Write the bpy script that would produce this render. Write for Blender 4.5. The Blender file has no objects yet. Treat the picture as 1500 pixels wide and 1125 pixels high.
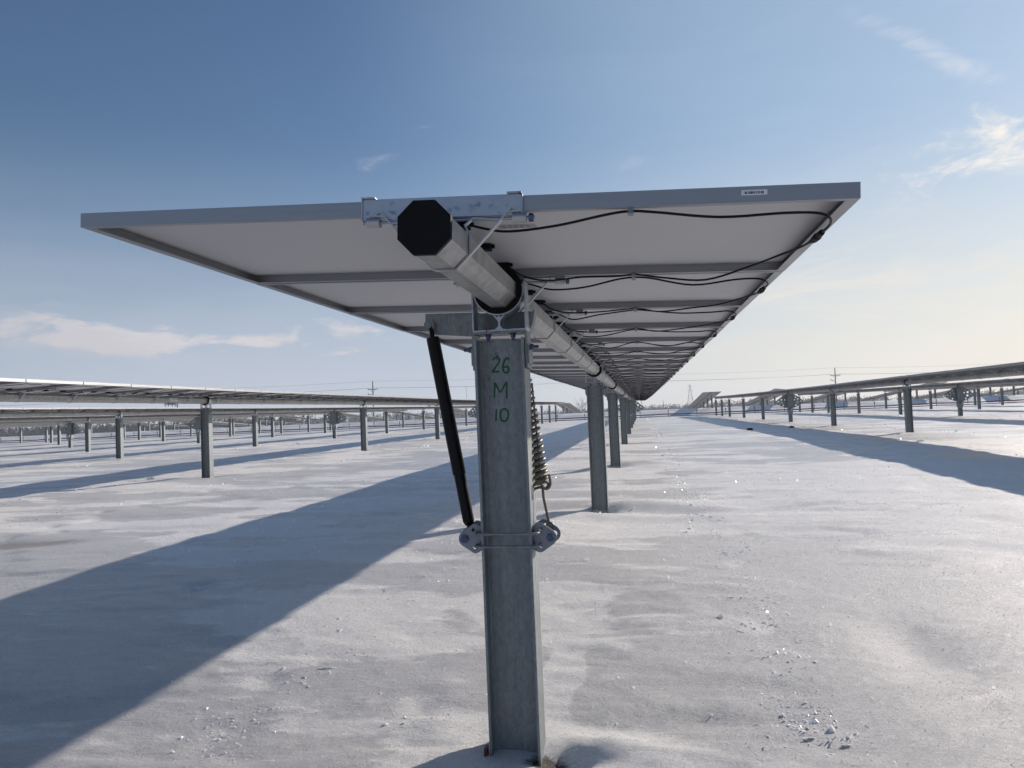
import bpy, math, random
import numpy as np
from mathutils import Vector, Matrix, Euler

random.seed(7)
rng = np.random.default_rng(11)
sc = bpy.context.scene
COL = sc.collection
V = Vector
rad = math.radians
SUN_EL, SUN_AZ = rad(21.1), rad(38.8)      # azimuth from +Y (row direction) towards +X

# ------------------------------------------------------------------ materials
def mat(name):
    m = bpy.data.materials.new(name); m.use_nodes = True
    nt = m.node_tree; b = nt.nodes['Principled BSDF']
    return m, nt, b
def N(nt, t, **kw):
    n = nt.nodes.new(t)
    for k, v in kw.items():
        if k in n.inputs.keys(): n.inputs[k].default_value = v
        else: setattr(n, k, v)
    return n
def ramp(nt, src, stops):
    r = N(nt, 'ShaderNodeValToRGB'); e = r.color_ramp.elements
    while len(e) < len(stops): e.new(0.5)
    for i, (p, c) in enumerate(stops):
        e[i].position = p; e[i].color = (c, c, c, 1) if isinstance(c, (int, float)) else (*c, 1)
    nt.links.new(src, r.inputs[0]); return r.outputs[0]
def simple(name, col, rough=.5, metal=0., vary=.12, scale=6., bump=0., bscale=60., stretch=(1, 1, 1), scratch=0.):
    m, nt, b = mat(name)
    tc = N(nt, 'ShaderNodeTexCoord'); mp = N(nt, 'ShaderNodeMapping'); mp.inputs['Scale'].default_value = stretch
    nt.links.new(tc.outputs['Object'], mp.inputs[0])
    n = N(nt, 'ShaderNodeTexNoise', Scale=scale, Detail=6., Roughness=.6); nt.links.new(mp.outputs[0], n.inputs['Vector'])
    c = ramp(nt, n.outputs['Fac'], [(.3, tuple(x*(1-vary) for x in col)), (.7, tuple(min(1, x*(1+vary)) for x in col))])
    if scratch:
        n3 = N(nt, 'ShaderNodeTexNoise', Scale=scale*3, Detail=3.); nt.links.new(mp.outputs[0], n3.inputs['Vector'])
        f = ramp(nt, n3.outputs['Fac'], [(.60, 0.), (.68, scratch)])
        mx = N(nt, 'ShaderNodeMixRGB'); nt.links.new(f, mx.inputs[0]); nt.links.new(c, mx.inputs[1]); mx.inputs[2].default_value = tuple(x*.35 for x in col)+(1,)
        c = mx.outputs[0]
    nt.links.new(c, b.inputs['Base Color'])
    b.inputs['Roughness'].default_value = rough; b.inputs['Metallic'].default_value = metal
    r2 = ramp(nt, n.outputs['Fac'], [(.2, max(0.02, rough-.1)), (.8, min(1, rough+.12))]); nt.links.new(r2, b.inputs['Roughness'])
    if bump:
        n2 = N(nt, 'ShaderNodeTexNoise', Scale=bscale, Detail=4.); nt.links.new(mp.outputs[0], n2.inputs['Vector'])
        bp = N(nt, 'ShaderNodeBump', Strength=bump, Distance=.002); nt.links.new(n2.outputs['Fac'], bp.inputs['Height']); nt.links.new(bp.outputs[0], b.inputs['Normal'])
    return m
def galvanised(name, col, metal=.55, rough=.5, spangle=60, streak=True):
    m, nt, b = mat(name)
    tc = N(nt, 'ShaderNodeTexCoord')
    mp = N(nt, 'ShaderNodeMapping'); mp.inputs['Scale'].default_value = (1, 1, .5)
    nt.links.new(tc.outputs['Object'], mp.inputs[0])
    vo = N(nt, 'ShaderNodeTexVoronoi', Scale=float(spangle)); nt.links.new(mp.outputs[0], vo.inputs['Vector'])
    mp2 = N(nt, 'ShaderNodeMapping'); mp2.inputs['Scale'].default_value = streak if isinstance(streak, tuple) else (14, 14, .8)
    nt.links.new(tc.outputs['Object'], mp2.inputs[0])
    n1 = N(nt, 'ShaderNodeTexNoise', Scale=2.2, Detail=7., Roughness=.65); nt.links.new(mp2.outputs[0], n1.inputs['Vector'])
    n2 = N(nt, 'ShaderNodeTexNoise', Scale=7., Detail=6., Roughness=.7); nt.links.new(tc.outputs['Object'], n2.inputs['Vector'])
    a1 = ramp(nt, vo.outputs['Color'], [(.1, tuple(x*.86 for x in col)), (.9, tuple(min(1, x*1.13) for x in col))])
    mx = N(nt, 'ShaderNodeMixRGB', blend_type='MULTIPLY'); mx.inputs[0].default_value = 1
    nt.links.new(a1, mx.inputs[1]); nt.links.new(ramp(nt, n1.outputs['Fac'], [(.3, .84), (.62, 1.05)]), mx.inputs[2])
    mx2 = N(nt, 'ShaderNodeMixRGB', blend_type='MULTIPLY'); mx2.inputs[0].default_value = 1
    nt.links.new(mx.outputs[0], mx2.inputs[1]); nt.links.new(ramp(nt, n2.outputs['Fac'], [(.32, .80), (.5, 1.), (.72, 1.10)]), mx2.inputs[2])
    nt.links.new(mx2.outputs[0], b.inputs['Base Color'])
    b.inputs['Metallic'].default_value = metal
    nt.links.new(ramp(nt, n2.outputs['Fac'], [(.25, rough-.12), (.75, rough+.15)]), b.inputs['Roughness'])
    bp = N(nt, 'ShaderNodeBump', Strength=.25, Distance=.0015); nt.links.new(n2.outputs['Fac'], bp.inputs['Height']); nt.links.new(bp.outputs[0], b.inputs['Normal'])
    return m

M = {}
M['steel'] = galvanised('galvanised_steel', (.235, .262, .278), metal=.62, rough=.56, spangle=110)
M['tube'] = galvanised('galvanised_tube', (.37, .375, .37), metal=.5, rough=.48, spangle=35, streak=(16, .5, 16))
M['alu'] = simple('anodised_aluminium', (.31, .32, .34), .38, .7, .05, 3, .1, 200, (1, 1, 40))
M['cast'] = simple('bright_aluminium', (.40, .43, .48), .38, .75, .14, 9, .35, 60, scratch=.6)
M['strap'] = simple('clamp_strap_metal', (.42, .425, .43), .42, .6, .12, 12, .2, 80)
M['plate'] = simple('zinc_plate', (.20, .215, .25), .42, .7, .2, 14, .3, 90)
M['bolt'] = simple('blue_zinc_bolt', (.06, .085, .15), .35, .7, .25, 40)
M['rod'] = simple('threaded_rod_metal', (.30, .33, .42), .35, .8, .2, 60)
M['black'] = simple('black_plastic', (.005, .005, .006), .6, 0, .3, 20)
M['rubber'] = simple('black_damper_tube', (.006, .006, .007), .38, 0, .3, 12, .15, 50)
M['cable'] = simple('black_cable_jacket', (.014, .013, .013), .5, 0, .3, 30)
M['back'] = simple('white_backsheet', (.55, .55, .56), .6, 0, .025, 2.2)
M['glass'] = simple('solar_glass', (.018, .022, .045), .12, 0, .2, 3)
M['spring'] = simple('spring_steel', (.17, .145, .105), .42, .6, .25, 40, .2, 100)
M['green'] = simple('green_marker_ink', (.010, .10, .03), .5, 0, .3, 60)
M['inkdark'] = simple('dark_marker_ink', (.02, .03, .035), .5, 0, .3, 60)
M['paper'] = simple('white_label_paper', (.75, .76, .80), .5, 0, .04, 20)
M['red'] = simple('red_plastic_tape', (.16, .016, .022), .5, 0, .25, 4)
M['navy'] = simple('dark_blue_tape', (.035, .04, .10), .5, 0, .25, 4)
M['wood'] = simple('weathered_pole_wood', (.14, .12, .10), .85, 0, .25, 2, .3, 20, (4, 4, .3))
M['bark'] = simple('bare_twigs', (.055, .048, .044), .9, 0, .25, 1.)
M['wire'] = simple('power_wire', (.12, .12, .13), .6, .3, .1, 1)
M['clod'] = simple('frozen_soil', (.035, .028, .022), .9, 0, .4, 12, .8, 30)
M['galvdark'] = simple('far_steel', (.28, .30, .32), .55, .45, .12, 3)

for k_ in ('black', 'rubber', 'cable'): M[k_].node_tree.nodes['Principled BSDF'].inputs['Specular IOR Level'].default_value = .16
# ------------------------------------------------------------------ mesh builder
class MB:
    def __init__(s): s.v = []; s.f = []; s.m = []; s.sm = []
    def add(s, vs, fs, mi=0, smooth=False):
        o = len(s.v); s.v += [tuple(v) for v in vs]
        for f in fs: s.f.append(tuple(i+o for i in f)); s.m.append(mi); s.sm.append(smooth)
        return s
    def box(s, c, d, mi=0, rot=None):
        x, y, z = d[0]/2, d[1]/2, d[2]/2
        vs = [V((a*x, b*y, e*z)) for a in (-1, 1) for b in (-1, 1) for e in (-1, 1)]
        if rot is not None: vs = [rot @ v for v in vs]
        vs = [v+V(c) for v in vs]
        return s.add(vs, [(0, 1, 3, 2), (4, 6, 7, 5), (0, 4, 5, 1), (2, 3, 7, 6), (0, 2, 6, 4), (1, 5, 7, 3)], mi)
    def bb(s, x0, x1, y0, y1, z0, z1, mi=0):
        return s.box(((x0+x1)/2, (y0+y1)/2, (z0+z1)/2), (x1-x0, y1-y0, z1-z0), mi)
    def cyl(s, a, b, r, r2=None, n=12, mi=0, smooth=True, phase=0., caps=True):
        a, b = V(a), V(b); r2 = r if r2 is None else r2
        d = (b-a).normalized(); u = d.orthogonal().normalized()
        if abs(d.y) > .99: u = V((1, 0, 0)); u = (u-d*u.dot(d)).normalized()
        w = d.cross(u)
        vs = []
        for i in range(n):
            t = 2*math.pi*(i/n)+phase; e = u*math.cos(t)+w*math.sin(t)
            vs += [a+e*r, b+e*r2]
        s.add(vs, [(2*i, 2*((i+1) % n), 2*((i+1) % n)+1, 2*i+1) for i in range(n)], mi, smooth)
        if caps:
            s.add([vs[2*i] for i in range(n)][::-1], [tuple(range(n))], mi)
            s.add([vs[2*i+1] for i in range(n)], [tuple(range(n))], mi)
        return s
    def tube(s, pts, r, n=8, mi=0, closed=False, smooth=True):
        pts = [V(p) for p in pts]; k = len(pts); vs = []
        prev = None
        for i, p in enumerate(pts):
            if closed: d = (pts[(i+1) % k]-pts[i-1])
            else: d = pts[min(i+1, k-1)]-pts[max(i-1, 0)]
            d = d.normalized()
            if prev is None: u = d.orthogonal().normalized()
            else:
                u = prev-d*prev.dot(d); u = u.normalized() if u.length > 1e-6 else d.orthogonal().normalized()
            prev = u; w = d.cross(u)
            rr = r[i] if isinstance(r, (list, tuple)) else r
            vs += [p+(u*math.cos(2*math.pi*j/n)+w*math.sin(2*math.pi*j/n))*rr for j in range(n)]
        fs = []
        for i in range(k if closed else k-1):
            a, b = i*n, ((i+1) % k)*n
            fs += [(a+j, a+(j+1) % n, b+(j+1) % n, b+j) for j in range(n)]
        s.add(vs, fs, mi, smooth)
        if not closed:
            s.add(vs[:n][::-1], [tuple(range(n))], mi); s.add(vs[-n:], [tuple(range(n))], mi)
        return s
    def ribbon(s, pts, w, t, axis='y', mi=0):
        """flat bar whose wide side runs along axis; pts lie in the plane across it"""
        ax = {'x': V((1, 0, 0)), 'y': V((0, 1, 0)), 'z': V((0, 0, 1))}[axis]
        pts = [V(p) for p in pts]; k = len(pts); vs = []
        for i, p in enumerate(pts):
            d = (pts[min(i+1, k-1)]-pts[max(i-1, 0)]).normalized()
            nn = ax.cross(d).normalized()
            for a, b in ((-1, -1), (1, -1), (1, 1), (-1, 1)): vs.append(p+ax*a*w/2+nn*b*t/2)
        fs = [(0, 1, 2, 3), tuple(4*(k-1)+j for j in (3, 2, 1, 0))]
        for i in range(k-1):
            for j in range(4):
                fs.append((4*i+j, 4*i+4+j, 4*i+4+(j+1) % 4, 4*i+(j+1) % 4))
        return s.add(vs, fs, mi)
    def extrude(s, poly, y0, y1, mi=0):
        """polygon in x,z extruded along y"""
        n = len(poly)
        vs = [(x, y0, z) for x, z in poly]+[(x, y1, z) for x, z in poly]
        return s.add(vs, [tuple(range(n)), tuple(range(2*n-1, n-1, -1))]+[(i, i+n, (i+1) % n+n, (i+1) % n) for i in range(n)], mi)
    def mesh(s, name, mats, bevel=0):
        me = bpy.data.meshes.new(name)
        me.from_pydata(s.v, [], s.f)
        for m in (mats if isinstance(mats, (list, tuple)) else [mats]): me.materials.append(m)
        me.polygons.foreach_set('material_index', s.m); me.polygons.foreach_set('use_smooth', s.sm)
        import bmesh
        bm = bmesh.new(); bm.from_mesh(me); bmesh.ops.recalc_face_normals(bm, faces=bm.faces); bm.to_mesh(me); bm.free()
        me.update(); return me
def link(name, me, parent=None, loc=(0, 0, 0)):
    o = bpy.data.objects.new(name, me); COL.objects.link(o); o.location = loc
    if parent: o.parent = parent
    return o
def bev(o, w, seg=2):
    b = o.modifiers.new('Bevel', 'BEVEL'); b.width = w; b.segments = seg; b.limit_method = 'ANGLE'; return o
def empty(name, loc, label=None, cat=None, group=None):
    o = bpy.data.objects.new(name, None); COL.objects.link(o); o.location = loc; tag(o, label, cat, group); return o
def tag(o, label=None, cat=None, group=None, kind=None):
    if label: o['label'] = label
    if cat: o['category'] = cat
    if group: o['group'] = group
    if kind: o['kind'] = kind
    return o
def plate_mesh(name, outer, holes, th, m, axis='y'):
    """flat plate with round holes, outline in x,z; built with a filled 2D curve"""
    cu = bpy.data.curves.new(name, 'CURVE'); cu.dimensions = '2D'; cu.fill_mode = 'BOTH'; cu.extrude = th/2
    def sp(pts):
        p = cu.splines.new('POLY'); p.points.add(len(pts)-1); p.use_cyclic_u = True
        for q, (x, z) in zip(p.points, pts): q.co = (x, z, 0, 1)
    sp(outer)
    for (x, z, r) in holes: sp([(x+r*math.cos(t*math.pi/6), z+r*math.sin(t*math.pi/6)) for t in range(12)])
    o = bpy.data.objects.new(name, cu); COL.objects.link(o)
    dg = bpy.context.evaluated_depsgraph_get()
    me = bpy.data.meshes.new_from_object(o.evaluated_get(dg)); me.name = name
    COL.objects.unlink(o); bpy.data.objects.remove(o)
    me.transform(Matrix.Rotation(math.pi/2, 4, 'X')); me.materials.clear(); me.materials.append(m)
    return me

# ------------------------------------------------------------------ terrain
def base_z(D):
    return np.interp(D, [-40, 0, 3, 6, 9, 15, 23, 32, 42, 60, 84, 89, 92, 95, 98, 130, 180, 300, 3500],
                     [-1.35, -1.20, -1.175, -1.09, -1.055, -1.0, -.93, -.90, -.87, -.80, -.76, -.74, -.35, .03, .05, -1.3, -3.6, -4.5, -4.5])
_T = rng.random((257, 257)); _T[256, :] = _T[0, :]; _T[:, 256] = _T[:, 0]
def vnoise(x, y):
    xi = np.floor(x).astype(int); yi = np.floor(y).astype(int); fx = x-xi; fy = y-yi
    fx = fx*fx*(3-2*fx); fy = fy*fy*(3-2*fy); xi &= 255; yi &= 255
    a = _T[xi, yi]; b = _T[xi+1, yi]; c = _T[xi, yi+1]; d = _T[xi+1, yi+1]
    return (a*(1-fx)+b*fx)*(1-fy)+(c*(1-fx)+d*fx)*fy-.5
def fbm(x, y, o=4):
    s = 0; a = 1
    for i in range(o): s = s+a*vnoise(x*2**i+13.7*i, y*2**i+5.1*i); a *= .5
    return s
# (x, y, radius x, radius y, height): drifts and hollows seen in the photo
FEAT = [(-.02, 2.88, .40, .12, .018), (.02, 3.16, .42, .13, -.038), (-.30, 2.80, .12, .08, -.05), (1.25, 4.1, .22, .45, -.05), (-.83, 3.05, .10, .08, .012), (-.93, 3.20, .16, .08, -.012),
        (-.66, 2.68, .07, .12, .02), (-.55, 9.3, 1.5, .35, .05), (.1, 5.1, .6, .7, .03), (.9, 6.8, .9, .3, -.02), (-.35, 14.9, 1.2, .5, .05), (2.2, 9., 1.2, .35, -.03),
        (.45, 8.7, .8, .22, -.05), (.8, 8.1, .9, .2, .035), (-6.5, 7.1, .7, .3, -.04)]
for px_, pys in ((-.482, (8.9, 14.7, 23.4, 32.4, 41.6)), (-8.625, (15., 24.3, 33.6)), (7.615, (24.6, 33.7)), (-16.7, (24., 33.))):
    for py_ in pys: FEAT += [(px_+.05, py_-.12, .20, .16, -.05), (px_+.55, py_+.15, .5, .18, .05), (px_-.3, py_-.5, .6, .25, .03)]
STEPS = [(-6.6, 7.5), (-6.35, 7.9), (-6.75, 8.35), (-6.6, 8.9), (-6.95, 9.5), (-6.8, 10.1), (-7.1, 10.8), (-6.85, 11.5), (-7.0, 12.2),
         (-3.1, 5.2), (-4.2, 6.9), (-.95, 3.28), (-1.66, 2.86), (-1.60, 3.0), (-1.75, 3.5)]
def gz(x, y):
    x = np.asarray(x, float); y = np.asarray(y, float)
    z = base_z(y)+0.
    far = np.clip(1-y/120, 0, 1)
    z = z+np.where(y < 88, -.003*np.clip(x, -60, 40), 0)*np.clip(1-(y-60)/28, 0, 1)*np.clip(y/8, 0, 1)
    z = z+.048*fbm(x*.33, y*.30)*(.4+.6*far)+.013*fbm(x*.9+3, y*2.1+8)*far
    # wind ripples and crust lips, stronger where a slow mask says so
    msk = np.clip(.5+2.2*vnoise(x*.7+50, y*.9+20), 0, 1)
    z = z+.007*fbm(x*5, y*8, 4)*np.clip(1-y/30, 0, 1)*msk+.0050*fbm(x*22+7, y*30, 3)*np.clip(1-y/12, 0, 1)
    lip = fbm(x*.8+90, y*1.7+40, 4)
    z = z+.010*np.clip(lip*9, -1, 1)*np.clip(1-y/45, .0, 1)
    for (fx, fy, rx, ry, h) in FEAT:
        z = z+h*np.exp(-((x-fx)/rx)**2-((y-fy)/ry)**2)
    for (fx, fy) in STEPS:
        q = ((x-fx)/.075)**2+((y-fy)/.14)**2
        z = z-(.03 if fy > 4 else .012)*np.exp(-q)+.012*np.exp(-((x-fx-.02)/.12)**2-((y-fy-.2)/.09)**2)
    return z
def gz1(x, y): return float(gz(np.array([x]), np.array([y]))[0])

def graded(lo, hi, fine, g, c=0.):
    out = [c]; s = c
    while s < hi: s += max(fine, g*abs(s-c)); out.append(min(s, hi))
    s = c; neg = []
    while s > lo: s -= max(fine, g*abs(s-c)); neg.append(max(s, lo))
    return np.array(neg[::-1]+out)
xs = graded(-1650, 1650, .018, .0095)
ys = np.concatenate([-graded(.9, 60, .05, .08, .9)[1:][::-1]+1.8, graded(.9, 1450, .020, .0085, .9)])
ys = np.unique(ys)
X, Y = np.meshgrid(xs, ys); nx, ny = len(xs), len(ys)
Z = gz(X.ravel(), Y.ravel())
me = bpy.data.meshes.new('snow_field'); me.vertices.add(nx*ny)
me.vertices.foreach_set('co', np.column_stack([X.ravel(), Y.ravel(), Z]).astype(np.float32).ravel())
idx = np.arange(nx*ny).reshape(ny, nx)
q = np.stack([idx[:-1, :-1], idx[:-1, 1:], idx[1:, 1:], idx[1:, :-1]], -1).reshape(-1, 4)
me.loops.add(q.size); me.loops.foreach_set('vertex_index', q.ravel().astype(np.int32))
me.polygons.add(len(q)); me.polygons.foreach_set('loop_start', (np.arange(len(q))*4).astype(np.int32))
me.polygons.foreach_set('use_smooth', np.ones(len(q), bool)); me.update(); me.validate()
print('ground', nx, ny)

def snow_material():
    m, nt, b = mat('wind_packed_snow'); L = nt.links
    tc = N(nt, 'ShaderNodeTexCoord'); P = tc.outputs['Object']
    def noise(scale, stretch=(1, 1, 1), det=6., rough=.6):
        mp = N(nt, 'ShaderNodeMapping'); mp.inputs['Scale'].default_value = stretch; L.new(P, mp.inputs[0])
        n = N(nt, 'ShaderNodeTexNoise', Scale=scale, Detail=det, Roughness=rough); L.new(mp.outputs[0], n.inputs['Vector']); return n.outputs['Fac']
    big = noise(.55, (.7, 1.5, 1), 9, .62)
    acc = big
    for (x_, y_, rx_, ry_, g_) in ((-.45, 7.3, 1.3, 1.5, .20), (-.62, 4.85, .42, .5, .22), (-.40, 3.55, .10, .55, .16), (-.7, 2.9, .3, .3, .10), (-.3, 14.2, 2., 1.6, .14), (.6, 4., .8, 1.1, -.10), (4.5, 11, 3.5, 6., .10), (1.3, 4.05, .28, .55, -.2)):
        sb = N(nt, 'ShaderNodeVectorMath', operation='SUBTRACT'); L.new(P, sb.inputs[0]); sb.inputs[1].default_value = (x_, y_, 0)
        ml = N(nt, 'ShaderNodeVectorMath', operation='MULTIPLY'); L.new(sb.outputs[0], ml.inputs[0]); ml.inputs[1].default_value = (1/rx_, 1/ry_, 0)
        le = N(nt, 'ShaderNodeVectorMath', operation='LENGTH'); L.new(ml.outputs[0], le.inputs[0])
        mr = N(nt, 'ShaderNodeMapRange', interpolation_type='SMOOTHSTEP'); L.new(le.outputs['Value'], mr.inputs[0]); mr.inputs[1].default_value = .3; mr.inputs[2].default_value = 1.3; mr.inputs[3].default_value = g_; mr.inputs[4].default_value = 0
        ad_ = N(nt, 'ShaderNodeMath', operation='ADD'); L.new(acc, ad_.inputs[0]); L.new(mr.outputs[0], ad_.inputs[1]); acc = ad_.outputs[0]
    crust = ramp(nt, acc, [(.50, 0.), (.53, 1.)])
    mid = noise(5., (1, 2, 1), 8, .7)
    fine = noise(34., (1, 1.3, 1), 7, .8)
    grain = noise(110., (1, 1.2, 1), 5, .85)
    c1 = ramp(nt, mid, [(.3, (.65, .65, .66)), (.7, (.745, .74, .745))])       # icy crust
    c2 = ramp(nt, mid, [(.3, (.92, .915, .91)), (.7, (.965, .96, .955))])      # drifted powder
    mx = N(nt, 'ShaderNodeMixRGB'); L.new(crust, mx.inputs[0]); L.new(c1, mx.inputs[1]); L.new(c2, mx.inputs[2])
    g = N(nt, 'ShaderNodeMixRGB', blend_type='MULTIPLY'); g.inputs[0].default_value = 1
    gm = N(nt, 'ShaderNodeMath', operation='MULTIPLY'); L.new(ramp(nt, fine, [(.34, .93), (.64, 1.03)]), gm.inputs[0]); L.new(ramp(nt, grain, [(.38, .83), (.60, 1.08)]), gm.inputs[1])
    L.new(mx.outputs[0], g.inputs[1]); L.new(gm.outputs[0], g.inputs[2])
    # bare soil showing at the foot of the near post
    geo = N(nt, 'ShaderNodeNewGeometry')
    def spot(x, y, rx, ry, k):
        s = N(nt, 'ShaderNodeVectorMath', operation='SUBTRACT'); L.new(P, s.inputs[0]); s.inputs[1].default_value = (x, y, 0)
        s2 = N(nt, 'ShaderNodeVectorMath', operation='MULTIPLY'); L.new(s.outputs[0], s2.inputs[0]); s2.inputs[1].default_value = (1/rx, 1/ry, 0)
        ln = N(nt, 'ShaderNodeVectorMath', operation='LENGTH'); L.new(s2.outputs[0], ln.inputs[0])
        ad = N(nt, 'ShaderNodeMath', operation='MULTIPLY_ADD'); L.new(noise(28., (1, 1, 1), 6, .7), ad.inputs[0]); ad.inputs[1].default_value = 1.6
        L.new(ln.outputs['Value'], ad.inputs[2])
        return ramp(nt, ad.outputs[0], [(0., k), (.0+.5, k)]) if False else (ad.outputs[0], k)
    col = g.outputs[0]
    for (x, y, rx, ry, k, c) in ((-.365, 2.79, .075, .06, .97, (.05, .037, .028)), (-6.15, 7.05, .75, .30, .8, (.30, .26, .23))):
        o, k = spot(x, y, rx, ry, k)
        r = N(nt, 'ShaderNodeMapRange', interpolation_type='SMOOTHSTEP'); L.new(o, r.inputs[0])
        r.inputs[1].default_value = 1.35; r.inputs[2].default_value = 2.1; r.inputs[3].default_value = k; r.inputs[4].default_value = 0
        mm = N(nt, 'ShaderNodeMixRGB'); L.new(r.outputs[0], mm.inputs[0]); L.new(col, mm.inputs[1]); mm.inputs[2].default_value = (*c, 1); col = mm.outputs[0]
    L.new(col, b.inputs['Base Color'])
    rr = N(nt, 'ShaderNodeMixRGB'); L.new(crust, rr.inputs[0]); rr.inputs[1].default_value = (.38,)*3+(1,); rr.inputs[2].default_value = (.62,)*3+(1,)
    L.new(rr.outputs[0], b.inputs['Roughness'])
    b.inputs['Specular IOR Level'].default_value = .35
    b1 = N(nt, 'ShaderNodeBump', Strength=.8, Distance=.05); L.new(mid, b1.inputs['Height'])
    b1.inputs['Distance'].default_value = .012
    b2 = N(nt, 'ShaderNodeBump', Strength=.9, Distance=.013); L.new(fine, b2.inputs['Height']); L.new(b1.outputs[0], b2.inputs['Normal'])
    b3 = N(nt, 'ShaderNodeBump', Strength=.9, Distance=.0045); L.new(grain, b3.inputs['Height']); L.new(b2.outputs[0], b3.inputs['Normal'])
    L.new(b3.outputs[0], b.inputs['Normal'])
    return m
me.materials.append(snow_material())
ground = tag(link('snow_field', me), kind='structure')

# ------------------------------------------------------------------ tracker parts (local: tube axis on y, centre at z=0)
OCT = .0625
PW, PITCH, HALF, FZ, FH = 1.038, 1.0545, 1.047, .086, .040     # module width, pitch, half length, underside height, frame height
def oct_pts(r): return [(r/math.cos(math.pi/8)*math.cos(math.pi/8+i*math.pi/4), r/math.cos(math.pi/8)*math.sin(math.pi/8+i*math.pi/4)) for i in range(8)]

def frame_mesh(y0, y1):
    b = MB(); t = .0022; z0, z1 = FZ, FZ+FH
    x0, x1 = -HALF, HALF
    b.bb(x0, x0+t, y0, y1, z0, z1); b.bb(x1-t, x1, y0, y1, z0, z1)
    b.bb(x0+t, x1-t, y0, y0+t, z0, z1); b.bb(x0+t, x1-t, y1-t, y1, z0, z1)
    fl = .030                                                     # bottom flanges
    b.bb(x0+t, x0+fl, y0+t, y1-t, z0, z0+t); b.bb(x1-fl, x1-t, y0+t, y1-t, z0, z0+t)
    b.bb(x0+fl, x1-fl, y0+t, y0+.022, z0, z0+t); b.bb(x0+fl, x1-fl, y1-.022, y1-t, z0, z0+t)
    b.bb(x0+t, x0+.012, y0+t, y1-t, z1-.0025, z1); b.bb(x1-.012, x1-t, y0+t, y1-t, z1-.0025, z1)
    b.bb(x0+.012, x1-.012, y0+t, y0+.012, z1-.0025, z1); b.bb(x0+.012, x1-.012, y1-.012, y1-t, z1-.0025, z1)
    b.bb(x0+t, x0+.014, y0+t, y1-t, z1-.010, z1-.008); b.bb(x1-.014, x1-t, y0+t, y1-t, z1-.010, z1-.008)
    return b
hp = PW/2
fm = frame_mesh(-hp, hp).mesh('panel_frame', M['alu'])
b = MB(); b.bb(-HALF+.0025, HALF-.0025, -hp+.0025, hp-.0025, FZ+FH-.0078, FZ+FH-.0055); backm = b.mesh('backsheet', M['back'])
b = MB(); b.bb(-HALF+.0025, HALF-.0025, -hp+.0025, hp-.0025, FZ+FH-.0053, FZ+FH-.0026); glassm = b.mesh('glass', M['glass'])
b = MB(); b.bb(-.032, .032, -.022, .022, FZ+.013, FZ+FH-.008); b.bb(-.044, -.032, -.009, .009, FZ+.020, FZ+FH-.01); b.bb(.032, .044, -.009, .009, FZ+.020, FZ+FH-.01)
boxm = b.mesh('junction_box', M['black'])
def spline(pts, n=6):
    pts = [V(p) for p in pts]; out = []
    for i in range(len(pts)-1):
        p0, p1, p2, p3 = pts[max(i-1, 0)], pts[i], pts[i+1], pts[min(i+2, len(pts)-1)]
        for k in range(n):
            t = k/n
            out.append(.5*((2*p1)+(p2-p0)*t+(2*p0-5*p1+4*p2-p3)*t*t+(3*p1-p0-3*p2+p3)*t**3))
    out.append(pts[-1]); return out
# cable A leaves the first box, follows the near frame; cable B comes back from the edge along the far frame
def cable_meshes(seed):
    r = random.Random(seed); j = lambda s: r.uniform(-s, s)
    zc = FZ-.012
    A = [(.02, -hp+.20, FZ+.02), (.09, -hp+.17, FZ-.005), (.17, -hp+.12+j(.02), zc-.028+j(.016)), (.30, -hp+.07, zc-.020+j(.012)), (.43, -hp+.035, zc+.002),
         (.495, -hp+.03, zc+.008), (.56, -hp+.035, zc+.004), (.72, -hp+.07+j(.02), zc-.008+j(.014)), (.88, -hp+.085+j(.02), zc+.0+j(.006)), (.965, -hp+.095, zc+.002),
         (1.000, -hp+.115, zc-.006), (1.018, -hp+.19, zc-.008), (1.018, -hp+.29, zc-.008)]
    B = [(1.016, -hp+.44, zc-.004), (1.005, -hp+.54, zc+.0), (.965, -hp+.64, zc-.002), (.88, -hp+.74+j(.03), zc-.01+j(.01)), (.75, hp-.17, zc-.024+j(.018)), (.62, hp-.07, zc-.016),
         (.54, hp-.03, zc+.002), (.495, hp-.026, zc+.008), (.43, hp-.03, zc+.002), (.30, hp-.045, zc-.006+j(.008)), (.18, hp-.055, zc-.012), (.09, hp-.09, zc-.002), (.03, hp-.15, FZ+.02)]
    ms = []
    for P_ in (A, B): ms.append(MB().tube(spline(P_, 5), .0036, 6).mesh('cable', M['cable']))
    return ms
CAB = [cable_meshes(i) for i in range(13)]
b = MB(); zc = FZ-.02
b.cyl((1.018, -hp+.285, zc), (1.018, -hp+.335, zc), .0085, .0095, 8); b.cyl((1.018, -hp+.335, zc), (1.017, -hp+.385, zc), .0115, .0105, 8); b.cyl((1.017, -hp+.385, zc), (1.016, -hp+.44, zc+.004), .008, .005, 8)
connm = b.mesh('cable_connector', M['black'])
b = MB(); b.box((.495, -hp+.016, FZ-.006), (.012, .03, .020)); b.cyl((.488, -hp+.03, FZ-.006), (.502, -hp+.03, FZ-.006), .009, n=10); clipA = b.mesh('cable_clip', M['plate'])
b = MB(); b.box((.495, hp-.014, FZ-.006), (.012, .03, .020)); b.cyl((.488, hp-.026, FZ-.006), (.502, hp-.026, FZ-.006), .009, n=10); clipB = b.mesh('cable_clip', M['plate'])
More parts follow.
